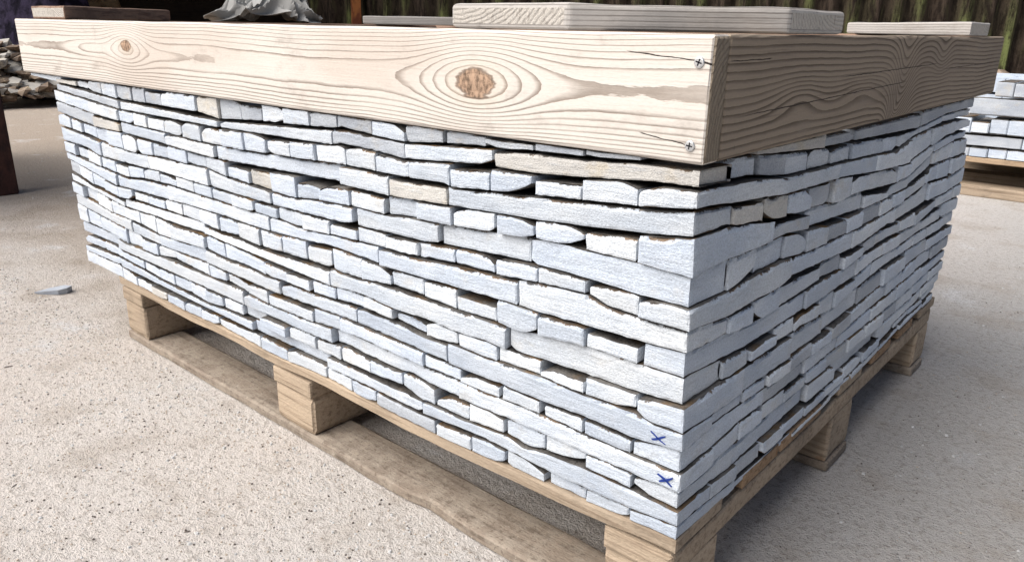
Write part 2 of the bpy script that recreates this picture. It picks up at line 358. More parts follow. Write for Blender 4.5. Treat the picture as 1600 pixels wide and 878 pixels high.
JOINT_FRONT={0: [-1584, -1477, -1406, -1342, -1279, -1215, -1156, -1090, -963, -895, -830, -767, -701, -634, -568, -492, -427, -357, -286, -213, -144, -74], 1: [-1600, -1271, -897, -582, -429, -274, -6], 2: [-1607, -1537, -1412, -1278, -1210, -1154, -1089, -1022, -954, -886, -816, -753, -687, -622, -552, -487, -418, -342, -276, -210, -143, -73, -7], 3: [-1602, -1406, -1284, -1089, -910, -566, -461, -350, -2], 4: [-1598, -1532, -1476, -1412, -1350, -1281, -1217, -1149, -1088, -1016, -950, -884, -818, -753, -682, -621, -548, -473, -409, -342, -271, -207, -138, -71, -1], 5: [-1600, -1397, -1176, -949, -756, -543, -369, -217, -1], 6: [-1605, -1533, -1469, -1404, -1336, -1274, -1207, -1139, -1073, -1009, -946, -876, -806, -741, -674, -604, -539, -476, -408, -341, -273, -203, -134, -66, 1], 7: [-1594, -1341, -1112, -771, -495, -234, 1], 8: [-1587, -1536, -1467, -1403, -1337, -1273, -1205, -1134, -1068, -1003, -936, -868, -802, -738, -669, -605, -538, -469, -402, -339, -269, -203, -133, -64, 2], 9: [-1589, -1321, -996, -612, -252, 5], 10: [-1587, -1531, -1467, -1395, -1330, -1259, -1192, -1129, -994, -927, -798, -732, -667, -603, -536, -469, -403, -339, -268, -199, -132, -62, 6], 11: [-1590, -1308, -1184, -1000, -757, -557, -360, 3], 12: [-1591, -1541, -1469, -1344, -1272, -1201, -1124, -993, -932, -862, -799, -668, -597, -407, -336, -264, -197, -133, -66, -1], 13: [-1597, -1391, -880, -619, -341, 2], 14: [-1593, -1473, -1403, -1279, -1211, -1148, -1080, -1021, -955, -890, -821, -743, -671, -604, -532, -457, -389, -323, -258, -192, -128, -63, 2], 15: [-1584, -1399, -859, -643, -416, 4], 16: [-1585, -1527, -1398, -1330, -1262, -1194, -1121, -1054, -983, -846, -760, -648, -583, -522, -391, -320, -257, -192, -129, -65, 0]}
SEAM_RIGHT={0: [(-14, 563.5), (48, 562.4), (130, 559.3), (203, 553.4), (320, 546.5), (375, 543.4), (457, 543.0), (653, 533.4), (779, 534.9), (954, 545.2), (1188, 543.2)], 1: [(-8, 542.5), (58, 539.0), (120, 536.8), (213, 526.2), (329, 522.0), (371, 521.9), (511, 516.6), (656, 508.9), (748, 521.7), (940, 531.0), (1179, 525.5)], 2: [(-9, 523.3), (63, 516.4), (150, 509.9), (217, 504.3), (361, 496.9), (386, 501.2), (548, 488.6), (742, 479.5), (789, 486.1), (958, 504.7), (1154, 506.6)], 3: [(0, 494.3), (24, 493.0), (59, 493.4), (88, 488.0), (116, 487.4), (172, 478.9), (297, 472.0), (405, 465.1), (460, 466.8), (520, 464.5), (640, 452.3), (684, 455.7), (786, 457.7), (899, 481.0), (1036, 487.8), (1172, 484.0)], 4: [(-1, 451.7), (15, 454.8), (74, 454.9), (168, 453.0), (228, 453.2), (363, 439.3), (453, 436.2), (659, 436.0), (806, 436.9), (877, 446.1), (906, 458.0), (1187, 450.4)], 5: [(0, 418.7), (74, 417.4), (158, 421.2), (234, 420.5), (312, 413.3), (445, 410.4), (576, 409.0), (672, 411.7), (832, 414.9), (890, 426.7), (1051, 417.8), (1193, 421.3)], 6: [(0, 394.5), (76, 387.8), (138, 388.7), (221, 387.9), (256, 393.0), (348, 386.9), (456, 381.3), (548, 382.6), (659, 389.2), (724, 380.8), (827, 380.4), (918, 390.1), (1048, 384.4), (1189, 388.8)], 7: [(4, 368.4), (27, 365.5), (73, 365.4), (116, 361.3), (174, 357.3), (271, 355.7), (319, 355.8), (379, 360.6), (461, 354.9), (560, 361.6), (686, 363.4), (834, 354.3), (971, 365.4), (1183, 359.2)], 8: [(8, 337.4), (78, 333.2), (148, 329.7), (233, 328.6), (314, 329.0), (377, 328.8), (477, 329.3), (532, 329.6), (620, 336.3), (763, 331.3), (880, 335.0), (1170, 330.5)], 9: [(10, 305.2), (55, 305.2), (83, 307.1), (112, 304.7), (153, 307.4), (231, 306.5), (294, 305.2), (316, 308.2), (445, 297.1), (535, 306.8), (676, 313.0), (868, 311.3), (1166, 304.4)], 10: [(10, 275.2), (69, 272.2), (144, 271.1), (240, 271.3), (349, 270.0), (472, 269.2), (622, 274.1), (864, 281.0), (1163, 278.1)], 11: [(-4, 257.2), (21, 258.0), (58, 260.2), (147, 257.2), (246, 251.3), (356, 248.3), (481, 245.7), (634, 248.4), (881, 251.9), (1153, 252.9)], 12: [(3, 226.4), (71, 226.2), (143, 231.6), (252, 226.6), (363, 223.9), (490, 221.7), (646, 222.1), (899, 222.0), (1148, 228.0)], 13: [(5, 201.2), (50, 201.3), (117, 205.0), (173, 204.4), (258, 203.5), (371, 201.2), (499, 198.2), (658, 196.5), (915, 194.3), (1137, 204.5)], 14: [(7, 178.9), (66, 178.2), (141, 172.9), (219, 172.0), (320, 171.5), (481, 170.5), (670, 170.2), (929, 169.0), (1126, 181.0)], 15: [(12, 157.3), (80, 154.9), (146, 150.7), (225, 148.4), (327, 148.6), (490, 147.6), (680, 147.6), (943, 146.4), (1105, 164.4)], 16: [(-1, 143.9), (117, 136.4), (209, 138.1), (331, 134.6), (554, 133.3), (850, 147.4), (1090, 146.3)]}
JOINT_RIGHT={0: [122, 329, 451, 784, 1190], 1: [-12, 57, 134, 209, 284, 359, 435, 584, 659, 787, 945, 1046, 1190], 2: [-13, 212, 387, 551, 741, 1164], 3: [-4, 67, 147, 219, 296, 376, 451, 533, 677, 755, 898, 1045, 1157], 4: [-2, 181, 521, 903, 1174], 5: [-1, 71, 144, 225, 299, 375, 456, 527, 608, 676, 742, 879, 955, 1048, 1187], 6: [2, 252, 486, 697, 906, 1189], 7: [2, 83, 150, 229, 374, 459, 546, 602, 741, 835, 974, 1121, 1184], 8: [5, 325, 528, 755, 1177], 9: [10, 82, 154, 234, 295, 384, 447, 536, 610, 748, 853, 952, 1079, 1169], 10: [12, 140, 413, 681, 1165], 11: [7, 63, 145, 217, 292, 371, 449, 534, 621, 715, 811, 904, 1012, 1156], 12: [0, 214, 486, 786, 1152], 13: [5, 77, 146, 216, 288, 367, 450, 539, 625, 716, 809, 920, 1032, 1141], 14: [6, 138, 375, 699, 1130], 15: [9, 76, 149, 222, 296, 374, 457, 544, 634, 726, 819, 913, 1013, 1117], 16: [2, 149, 329, 582, 850, 1096]}


# seam heights on fine grids, with a minimum course thickness
NX = np.arange(-1.76, 0.0201, 0.004); NY = np.arange(-0.03, 1.2401, 0.004)
def _tab(T, grid): return np.array([np.interp(grid, [p[0]/1000 for p in T[k]], [p[1]/1000 for p in T[k]]) for k in range(17)])
ZF, ZR = _tab(SEAM_FRONT, NX), _tab(SEAM_RIGHT, NY)
ZC = np.array([(np.interp(-0.004, NX, ZF[k])+np.interp(-0.004, NY, ZR[k]))/2 for k in range(17)])
for k in range(17):
    ZF[k] += (ZC[k]-np.interp(0.0, NX, ZF[k]))*np.exp(-np.abs(NX)/0.13)
    ZR[k] += (ZC[k]-np.interp(0.0, NY, ZR[k]))*np.exp(-np.abs(NY)/0.13)
for A in (ZF, ZR):
    A[16] = np.convolve(np.pad(A[16], 12, mode='edge'), np.ones(25)/25, 'valid')
    for k in range(15, -1, -1): A[k] = np.maximum(A[k], A[k+1]+0.0125)
    A[0] = np.minimum(A[0], 0.5655)
ZC = np.maximum.accumulate(ZC[::-1])[::-1]
COLLAR_Z0, COLLAR_Z1 = 0.5851, 0.7020
def seam(k, x, y):
    """Height of the seam under course k at plan position (x, y)."""
    if k < 0: return COLLAR_Z0-0.0004
    f = np.interp(x, NX, ZF[k]); r = np.interp(y, NY, ZR[k])
    wy = math.exp(-(max(y, 0)/0.35)**2); wx = math.exp(-(min(x, 0)/0.35)**2)
    return ZC[k]+(f-ZC[k])*wy+(r-ZC[k])*wx+ZO
def deck_z(x): return float(np.interp(x, NX, ZF[16]))+ZO-0.0006
def face_y(z): return -0.00125-0.0382*(z-ZO-0.1425)
def face_x(z): return -0.00125-0.01765*(z-ZO-0.1425)

pallet = empty('pallet', (-0.71, 0.56, 0))
tag(pallet, 'worn softwood pallet carrying the large stack of grey stone', 'pallet')
def timber(name, x0, x1, y0, y1, z0, z1, mat, parent, along='x', warp=0.0015, zfun=None, seed=0, edge=0.0025, front_wave=None, idxmats=None):
    """A sawn timber as a lattice; z0/z1 may follow zfun(x)."""
    ln = (x1-x0) if along == 'x' else (y1-y0)
    n = max(3, int(ln/0.045))
    def lines(a, b, m): 
        e = min(0.005, (b-a)*0.2)
        return [a, a+e]+[a+(b-a)*i/m for i in range(1, m)]+[b-e, b]
    xs = lines(x0, x1, n if along == 'x' else 2); ys = lines(y0, y1, n if along == 'y' else 2); ts = [0, 0.15, 0.85, 1]
    vl, fl, code = lattice(xs, ys, ts)
    cx, cy = (x0+x1)/2, (y0+y1)/2
    base = parent.location if parent is not None else Vector((0, 0, 0))
    org = Vector((x0 if along == 'x' else cx, y0 if along == 'y' else cy, z0))
    out = []
    for i, j, k in vl:
        x, y, t = xs[i], ys[j], ts[k]
        zo = zfun(x) if zfun else 0.0
        z = zo+z0+(z1-z0)*t
        w = noise.noise(Vector((x*3.1+seed*7, y*3.1, seed)))*warp
        w2 = noise.noise(Vector((x*14+seed*3, y*14, seed+5)))*warp*0.6
        nx_ = (i in (0, len(xs)-1)); ny_ = (j in (0, len(ys)-1)); nt_ = (k in (0, 3))
        ch = edge*(0.35+0.9*abs(noise.noise(Vector((x*22, y*22, seed+z*20)))))
        if nx_+ny_+nt_ >= 2:
            if nx_: x += ch if i == 0 else -ch
            if ny_: y += ch if j == 0 else -ch
            if nt_: z += ch if k == 0 else -ch
        if along == 'x': y += w+w2
        else: x += w+w2
        if front_wave and j <= 1: y += front_wave(x)
        z += w2*0.5
        out.append(Vector((x, y, z))-org)
    idx = None
    mats = mat
    if idxmats:
        mats = [mat, idxmats]; idx = [1 if (c in (0, 1) if along == 'x' else c in (2, 3)) else 0 for c in code]
    return mesh_obj(name, out, fl, mats, parent, org-base, idx)
PX0 = -1.429
S_T, S_B = 0.1412, 0.1060
DECK_Y = [(0.0, 0.117), (0.174, 0.288), (0.294, 0.452), (0.532, 0.645), (0.70, 0.81), (0.86, 0.955), (1.012, 1.13)]
for i, (a, b) in enumerate(DECK_Y):
    timber('deck_board', PX0, -0.001, a, b, -0.0200, -0.0002, WOOD_PALLET if i in (0, 3, 6) else WOOD_RUST, pallet, 'x', 0.002, deck_z, seed=i+1)
XS = [(-0.098, -0.004), (-0.815, -0.702), (PX0+0.004, PX0+0.10)]
YB = [(0.004, 0.122), (0.527, 0.632), (1.040, 1.128)]
for i, (a, b) in enumerate(XS):
    zt = min(deck_z(a), deck_z(b))-0.0214
    timber('stringer_board', a, b, 0.001, 1.129, zt-0.032, zt, WOOD_PALLET, pallet, 'y', 0.0015, seed=20+i)
    for j, (c, d) in enumerate(YB):
        timber('block', a+(0.002 if i == 2 else 0), b, c, d, 0.0198, zt-0.0326, WOOD_PALLET if (i+j) % 3 else WOOD_RUST if (i, j) == (0, 1) else WOOD_PALLET, pallet, 'x', 0.001, seed=30+i*3+j, edge=0.004)
for j, (a, b) in enumerate(((0.002, 0.088), (0.53, 0.63), (1.04, 1.125))):
    fw = (lambda x: 0.008*math.exp(-((x+0.40)/0.03)**2)+0.0015*noise.noise(Vector((x*4.7, 4, 0)))+0.003*noise.noise(Vector((x*30, 4, 0)))) if j == 0 else None
    timber('runner_board', PX0, -0.001, a, b, 0.0004, 0.0192, WOOD_DUSTY, pallet, 'x', 0.0012, seed=40+j, front_wave=fw)

# ------------------------------------------------------------------ stones of the stack
ORD = ['zeroth', 'first', 'second', 'third', 'fourth', 'fifth', 'sixth', 'seventh', 'eighth', 'ninth', 'tenth', 'eleventh', 'twelfth', 'thirteenth', 'fourteenth', 'fifteenth', 'sixteenth',
       'seventeenth', 'eighteenth', 'nineteenth', 'twentieth', 'twenty-first', 'twenty-second', 'twenty-third', 'twenty-fourth', 'twenty-fifth']
TONE = ['blue-grey', 'pale', 'silver-grey', 'buff', 'slate-grey']
def grid_lines(a, b, step, e=0.003):
    n = max(1, int(round((b-a)/step)))
    e = min(e, (b-a)*0.12)
    return [a, a+e]+[a+(b-a)*i/n for i in range(1, n)]+[b-e, b]
def build_stone(k, x0, x1, y0, y1, side, mi, gap_top=None, setback=None, drop=None, lift=None, cap=None):
    """One stone of course k. side F (front face), R (right face), C (corner); y0 / x1 are the exposed faces."""
    R = rnd
    sd = R.random()*100
    if side == 'F': xs, ys = grid_lines(x0, x1, 0.0085), [y0, y0+0.0035, y0+(y1-y0)*0.5, y1]
    elif side == 'R': xs, ys = [x0, x0+(x1-x0)*0.5, x1-0.0035, x1], grid_lines(y0, y1, 0.009)
    else: xs, ys = grid_lines(x0, x1, 0.0095), grid_lines(y0, y1, 0.0095)
    ts = [0, 0.13, 0.55, 0.82, 1]
    vl, fl, code = lattice(xs, ys, ts)
    rag = R.uniform(0.0, 1.0)
    push = {}
    if gap_top is None:
        q = R.random()
        gap_top = R.uniform(0.0004, 0.0013) if q < 0.55 else R.uniform(0.0013, 0.0035) if q < 0.84 else R.uniform(0.004, 0.0078)
    if setback is None:
        q = R.random()
        setback = R.gauss(0, 0.0014) if q < 0.90 else R.uniform(0.003, 0.008)
    if side == 'C': setback = R.gauss(0, 0.0018)
    if k <= 1: setback += 0.004
    if drop is None and R.random() < 0.24: drop = (R.choice((0, 1)), R.uniform(0.003, 0.009), R.uniform(0.014, 0.035))
    if lift is None and R.random() < 0.18: lift = (R.choice((0, 1)), R.uniform(0.002, 0.007), R.uniform(0.010, 0.028))
    tilt = R.gauss(0, 0.010) if side != 'C' else 0.0
    ua, ub = (x0, x1) if side != 'R' else (y0, y1)
    out = []
    cxm, cym = (x0+x1)/2, (y0+y1)/2
    zbase = seam(k, cxm, cym)
    org = Vector((cxm, cym, zbase))
    def ends(kq):
        if side == 'C': return None
        if side == 'F': return seam(kq, x0+0.004, y0), seam(kq, x1-0.004, y0)
        return seam(kq, x1, y0+0.004), seam(kq, x1, y1-0.004)
    et_, eb_ = ends(k-1), ends(k)
    for i, j, kk in vl:
        x, y, t = xs[i], ys[j], ts[kk]
        zt0, zb0 = seam(k-1, x, y), seam(k, x, y)
        u = x if side != 'R' else y
        if et_ and (ub-ua) > 0.09:                   # stones are rigid: straight edges wherever the neighbours leave room
            w = (u-ua)/(ub-ua)
            zt0 = min(zt0, et_[0]+(et_[1]-et_[0])*w); zb0 = max(zb0, eb_[0]+(eb_[1]-eb_[0])*w)
            if zt0-zb0 < 0.010: zt0, zb0 = seam(k-1, x, y), seam(k, x, y)
        n1 = noise.noise(Vector((x*38, y*38, sd))); n2 = noise.noise(Vector((x*110, y*110, sd+9)))
        gt = gap_top+0.0014*abs(n1)+0.0014*abs(n2)
        gb = 0.0002+0.0006*abs(noise.noise(Vector((x*45, y*45, sd+31))))+0.0006*abs(noise.noise(Vector((x*120, y*120, sd+3))))
        if drop:
            d = (u-ua) if drop[0] == 0 else (ub-u)
            gt += drop[1]*max(0, 1-d/drop[2])**1.4
        if lift:
            d = (u-ua) if lift[0] == 0 else (ub-u)
            gb += lift[1]*max(0, 1-d/lift[2])**1.4
        h = zt0-zb0
        if cap is not None: gt = max(gt, h-cap)
        if gt+gb > h-0.0055:
            s_ = max(0.0, (h-0.0055))/(gt+gb); gt *= s_; gb *= s_
        zb, zt = zb0+gb, zt0-gt
        z = zb+(zt-zb)*t
        ex, ey, et = (i in (0, len(xs)-1)), (j in (0, len(ys)-1)), (kk in (0, 4))
        c = 0.0004+0.0016*abs(noise.noise(Vector((x*70+z*50, y*70, sd+17+z*60))))**1.3
        dx = dy = dz = 0.0
        if ex+ey+et >= 2:
            if ex: dx = c if i == 0 else -c
            if ey: dy = c if j == 0 else -c
            if et: dz = (c if kk == 0 else -c)*0.8
        if kk == 4 and ((side in 'FC' and j == 0) or (side in 'RC' and i == len(xs)-1)):
            pn = noise.noise(Vector((x*26, y*26, sd+50)))+0.5*noise.noise(Vector((x*75, y*75, sd+60)))
            pb = max(0.0, pn-0.16+0.55*rag)*0.0095
            push[(i, j)] = pb
            if side in 'FC' and j == 0: dy += pb
            if side in 'RC' and i == len(xs)-1: dx -= pb
        rf = 0.0006*noise.noise(Vector((x*55, z*90, sd+y*55)))
        # exposed faces follow the battered planes of the stack, plus this stone's own setback
        if side in 'FC' and j <= 1: dy += face_y(z)+setback+tilt*(x-cxm)+(rf if j == 0 else 0)
        if side in 'RC' and i >= len(xs)-2: dx += face_x(z)-setback+tilt*(y-cym)+(rf if i == len(xs)-1 else 0)
        out.append(Vector((x+dx, y+dy, z+dz))-org)
    idx = [1 if c in (4, 5) else 0 for c in code]
    o = mesh_obj('stone', out, fl, [STONE[mi], CLEFT], None, org, idx)
    at = o.data.attributes.new('crust', 'FLOAT', 'POINT')
    at.data.foreach_set('value', [(min(1.3, push.get(v[:2], 0)/0.0045) if v[2] == 4 else 0.0) for v in vl])
    return o

GRP = 'loose stone strips stacked on the pallet'
def tone(k, side):
    q = rnd.random()
    if k == 0: return 4 if q < 0.5 else 2 if q < 0.75 else 3  # top two courses get darker stone colours to paint in the collar's shade
    if k == 1: return 2 if q < 0.5 else 4
    return 0 if q < 0.42 else 2 if q < 0.72 else 1 if q < 0.965 else 3 if q < 0.98 else 4
def course(k): return 'partial top course' if k == 0 else '%s full course down' % ORD[k]
# overrides read off the photograph: (course, index from the near corner) -> settings
OVER_F = {(1, 0): dict(mi=3), (3, 1): dict(mi=3), (3, 0): dict(mi=2), (4, 14): dict(), (5, 0): dict(mi=0), (5, 3): dict(mi=0, gap_top=0.0006),
          (4, 1): dict(mi=1, gap_top=0.006), (4, 2): dict(mi=0, lift=(1, 0.011, 0.03)), (2, 2): dict(mi=1, gap_top=0.0065), (2, 3): dict(mi=0, lift=(1, 0.012, 0.04)),
          (2, 4): dict(mi=0, gap_top=0.007), (6, 1): dict(mi=1, drop=(0, 0.007, 0.05)), (8, 1): dict(mi=1, gap_top=0.008), (8, 4): dict(mi=1, gap_top=0.012, lift=None),
          (8, 5): dict(mi=1, gap_top=0.004), (12, 0): dict(mi=0), (12, 1): dict(gap_top=0.006), (12, 2): dict(gap_top=0.004), (4, 9): dict(gap_top=0.010), (14, 2): dict(mi=1, lift=(1, 0.008, 0.04)), (14, 5): dict(mi=1, drop=(0, 0.010, 0.03)),
          (11, 0): dict(mi=0), (13, 0): dict(mi=2), (14, 11): dict(gap_top=0.006, setback=-0.010)}
OVER_R = {(5, 0): dict(mi=1, lift=(1, 0.012, 0.05)), (0, 0): dict(mi=3), (7, 1): dict(lift=(0, 0.012, 0.03)), (9, 2): dict(mi=1), (3, 0): dict(mi=3), (3, 1): dict(mi=3, lift=(0, 0.010, 0.04))}
marks = {}
sized = []
def view_size(a, b, _, k):
    """Rough area of a stone's face as the camera sees it."""
    C = cam.matrix_world.translation
    if a is None: p = Vector((0, (b[0]+b[1])/2, 0.35)); n = Vector((1, 0, 0)); l = b[1]-b[0]
    else: p = Vector(((a+b)/2, 0, 0.35)); n = Vector((0, -1, 0)); l = b-a
    d = C-p
    return l*(0.012 if k == 0 else 0.024)*max(0.0, n.dot(d))/d.length**3
for k in range(17):
    jf = [v/1000 for v in JOINT_FRONT[k]]; jr = [v/1000 for v in JOINT_RIGHT[k]]
    # ---- corner stone and the front row
    if k >= 1: jf[-1] = 0.0; jf[0] = -1.592+rnd.uniform(-0.006, 0.006)
    n = len(jf)-1
    ry = jr[1] if k >= 1 else 0.07
    for q in range(n):
        i = n-1-q                                   # counted from the near corner
        a, b = jf[i], jf[i+1]
        o = dict(mi=tone(k, 'F')); o.update(OVER_F.get((k, q), {}))
        ga = rnd.uniform(0.0010, 0.0028) if rnd.random() < 0.80 else rnd.uniform(0.003, 0.007)
        if k >= 1 and q == 0:
            s = build_stone(k, a+ga, 0.0, 0.0, ry-0.0006, 'C', **o)
            lab = '%s stone forming the near corner of the stack, %s' % (TONE[o['mi']], course(k))
            marks[k] = s
        else:
            if k % 2 == 0: dep = rnd.uniform(0.15, 0.20)
            else: dep = (ry-0.001) if a > -0.30 else 0.067
            if k % 2 == 0 and q == 1 and False: pass
            s = build_stone(k, a+ga, b-0.0004, 0.0, dep, 'F', **o)
            lab = '%s %s on bright long side, %s from near corner, %s' % (TONE[o['mi']], 'stone end' if k % 2 == 0 else 'long stone', ORD[q+1], course(k))
        tag(s, lab, 'stone', GRP); sized.append((view_size(a, b, 0.0, k), s))
    # ---- the right face
    if k % 2 == 0 and k >= 2:                       # the far part of the long side strips is broken into shorter pieces
        jn = jr[:2]
        for v in jr[2:]:
            while v-jn[-1] > 0.24: jn.append(jn[-1]+rnd.uniform(0.11, 0.17))
            if v-jn[-1] < 0.05 and len(jn) > 2: jn[-1] = v
            else: jn.append(v)
        jr = jn
    m = len(jr)-1
    start = 1 if k >= 1 else 0
    for q, i in enumerate(range(start, m)):
        a, b = jr[i], jr[i+1]
        o = dict(mi=rnd.choice((0, 2, 2, 4, 0, 1)) if k else 4); o.update(OVER_R.get((k, q), {}))  # top course all dark: the collar's shade put into its colour
        ga = rnd.uniform(0.0010, 0.0028) if rnd.random() < 0.80 else rnd.uniform(0.003, 0.007)
        dep = rnd.uniform(0.15, 0.20) if k % 2 else 0.064
        s = build_stone(k, -dep, 0.0, a+0.0004, b-ga, 'R', **o)
        lab = '%s %s on shaded short side, %s from near corner, %s' % (TONE[o['mi']], 'stone end' if k % 2 else 'long stone', ORD[q+1], course(k))
        tag(s, lab, 'stone', GRP); sized.append((view_size(None, (a, b), 0.0, k), s))
# flat slab under the collar that sticks out past the left end of the stack
s = build_stone(0, -1.735, -1.56, 0.0, 0.17, 'F', 2, gap_top=0.0005, setback=0.004, drop=(0, 0.001, 0.02), lift=(0, 0.006, 0.17))
tag(s, 'thin slab sticking out past the far left end of the stack under the collar', 'stone', GRP)

# the rest of the stack (inner, far left and back stones, none of them in view) as one mass
def infill():
    V, Fc, idx = [], [], []
    R = random.Random(5)
    for k in range(0, 17):
        if k % 2:                                   # strips along x
            y = 0.072
            while y < 1.02:
                x = -1.585+R.uniform(-0.01, 0.01)
                while x < -0.22:
                    l = R.uniform(0.18, 0.4); e = min(x+l, -0.212)
                    rects.append((k, x, e-0.002, y, y+0.064)) if (rects := infill.__dict__.setdefault('r', [])) is not None else 0
                    x = e
                    if e >= -0.213: break
                y += 0.066
        else:
            x = -1.585
            while x < -0.135:
                y = 0.206
                while y < 1.10:
                    l = R.uniform(0.18, 0.4); e = min(y+l, 1.105)
                    infill.__dict__.setdefault('r', []).append((k, x, x+0.064, y, e-0.002))
                    y = e
                    if e >= 1.104: break
                x += 0.066
    for (k, a, b, c, d) in infill.r:
        n0 = len(V)
        j = R.uniform(-0.003, 0.003)
        if a < -1.55: a += j
        for (x, y) in ((a, c), (b, c), (b, d), (a, d)):
            V.append((x, y, seam(k, x, y)+0.0006))
        for (x, y) in ((a, c), (b, c), (b, d), (a, d)):
            V.append((x, y, seam(k-1, x, y)-R.uniform(0.0012, 0.003)))
        for f in ((0, 3, 2, 1), (4, 5, 6, 7), (0, 1, 5, 4), (1, 2, 6, 5), (2, 3, 7, 6), (3, 0, 4, 7)): Fc.append(tuple(n0+q for q in f))
        idx += [1, 1, 0, 0, 0, 0]
    o = mesh_obj('stone_infill', V, Fc, [STONE[2], CLEFT], None, (0, 0, 0), idx)
    tag(o, 'inner and rear stone strips filling the pallet stack', 'stone', kind='stuff')
infill()

# of the outer stones only the 310 that show largest stay single; the small far ones are one mass
sized.sort(key=lambda t: t[0])
small = [s for _, s in sized[:max(0, len(sized)-310)]]
V, Fc, ix, cr = [], [], [], []
for s in small:
    n0 = len(V); me = s.data
    mi = STONE.index(me.materials[0]); cr += [d.value for d in me.attributes['crust'].data]
    V += [tuple(v.co+s.location) for v in me.vertices]
    for p in me.polygons: Fc.append(tuple(n0+v for v in p.vertices)); ix.append(5 if p.material_index else mi)
    bpy.data.objects.remove(s)
far = mesh_obj('far_stone_ends', V, Fc, STONE+[CLEFT], None, (0, 0, 0), ix)
far.data.attributes.new('crust', 'FLOAT', 'POINT').data.foreach_set('value', cr)
tag(far, 'small far stones at the ends of the pallet stack', 'stone', kind='stuff')

# blue pen crosses on two corner stones
PEN = Mat('blue_marker', 0.6, 0.3)
PEN.color((0.012, 0.035, 0.20))
def cross(stone, strokes):
    V, Fc = [], []
    for (x0, z0, x1, z1, w) in strokes:
        d = Vector((x1-x0, 0, z1-z0)).normalized(); p = Vector((-d.z, 0, d.x))*w
        N = 7
        for i in range(N):
            t = i/(N-1); x = x0+(x1-x0)*t; z = z0+(z1-z0)*t
            ww = (0.55+0.6*math.sin(math.pi*min(1, t*0.9+0.1)))
            off = 0.0006*math.sin(t*5+x0*900)
            for sg in (-1, 1):
                q = Vector((x, 0, z+off))+p*sg*ww
                V.append(Vector((q.x, face_y(q.z)-0.0026, q.z))-stone.location)
                V.append(Vector((q.x, face_y(q.z)-0.0002, q.z))-stone.location)
        b0 = len(V)-N*4
        for i in range(N-1):
            a = b0+i*4; b = a+4
            Fc += [(a, b, b+2, a+2), (a, a+1, b+1, b), (a+2, b+2, b+3, a+3)]
    o = mesh_obj('pen_cross', V, Fc, PEN.m, stone)
    o['label'] = 'small blue pen cross'
zz = ZO
cross(marks[11], [(-0.0405, 0.2690+zz, -0.0215, 0.2600+zz, 0.0008), (-0.0385, 0.2600+zz, -0.0220, 0.2690+zz, 0.0012)])
cross(marks[13], [(-0.0290, 0.2205+zz, -0.0105, 0.2115+zz, 0.0009), (-0.0262, 0.2108+zz, -0.0098, 0.2222+zz, 0.0012)])
# ------------------------------------------------------------------ timber collar round the top of the stack
BH = COLLAR_Z1-COLLAR_Z0
W_FRONT = wood_board('collar_wood_pale', (0.58, 0.545, 0.505), (0.235, 0.195, 0.165), 0.061, 0.060, 7.5,
                     [(0.560, 0.073, 0.075, 0.036, -3.8, 0.27), (1.455, 0.058, 0.080, 0.046, -4.6, 0.36), (0.400, 0.066, 0.085, 0.017, -1.5, 0), (0.70, 0.060, 0.06, 0.010, -0.6, 0)],
                     cracks=[(1.655, 0.100, 1.737, 0.0935, 0.0006), (1.675, 0.024, 1.740, 0.0165, 0.0006), (1.735, 0.094, 1.749, 0.091, 0.0012)], pinks=(0.47, 0.395, 0.34), pink=0.5, grime=0.5)
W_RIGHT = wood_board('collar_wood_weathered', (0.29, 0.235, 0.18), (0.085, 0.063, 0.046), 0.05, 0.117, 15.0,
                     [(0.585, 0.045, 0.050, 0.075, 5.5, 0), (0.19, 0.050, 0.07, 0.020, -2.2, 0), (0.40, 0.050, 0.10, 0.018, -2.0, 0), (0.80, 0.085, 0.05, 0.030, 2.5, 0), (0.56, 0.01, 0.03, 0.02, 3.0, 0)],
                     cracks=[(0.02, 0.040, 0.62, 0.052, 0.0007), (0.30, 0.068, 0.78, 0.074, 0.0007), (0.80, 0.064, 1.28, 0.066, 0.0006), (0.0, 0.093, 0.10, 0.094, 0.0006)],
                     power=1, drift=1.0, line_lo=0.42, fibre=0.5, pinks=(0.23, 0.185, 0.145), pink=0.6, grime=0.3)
W_BACK = rough_wood('collar_wood_brown', (0.30, 0.20, 0.15), (0.24, 0.16, 0.12), (0.10, 0.06, 0.045))
E_PALE = end_grain('end_grain_brown', (0.27, 0.225, 0.175), (0.12, 0.095, 0.07), 0.10, 0.02)
def board(name, L, T, H, mat, endmat, parent, loc, rz, seed=0, bow=0.0):
    """Local frame: x along the board, y into it (y=0 the outer face), z up."""
    xs = [0, 0.003]+[L*i/60 for i in range(1, 60)]+[L-0.003, L]
    ys = [0, 0.003, T*0.5, T-0.003, T]; ts = [0, 0.03, 0.25, 0.5, 0.75, 0.97, 1]
    vl, fl, code = lattice(xs, ys, ts)
    out = []
    for i, j, k in vl:
        x, y, z = xs[i], ys[j], ts[k]*H
        ex, ey, et = i in (0, len(xs)-1), j in (0, 4), k in (0, 6)
        c = 0.0010+0.0016*abs(noise.noise(Vector((x*25, y*40+seed, z*25))))
        ox, oy, oz = x, y, z
        if ex+ey+et >= 2:
            if ex: x += c if i == 0 else -c
            if ey: y += c if j == 0 else -c
            if et: z += c if k == 0 else -c
        y += 0.0010*noise.noise(Vector((ox*4, seed, oz*9)))+bow*math.sin(math.pi*ox/L)
        z += 0.0008*noise.noise(Vector((ox*7, seed+3, 0)))*(1 if k > 3 else 0.6)
        if ex: x += 0.0008*noise.noise(Vector((oy*80, oz*60, seed)))
        out.append((x, y, z))
    idx = [1 if c in (0, 1) else 0 for c in code]
    o = mesh_obj(name, out, fl, [mat, endmat], parent, Vector(loc)-parent.location, idx)
    o.rotation_euler = (0, 0, rz)
    return o
collar = empty('timber_collar', (-0.877, 0.65, COLLAR_Z0))
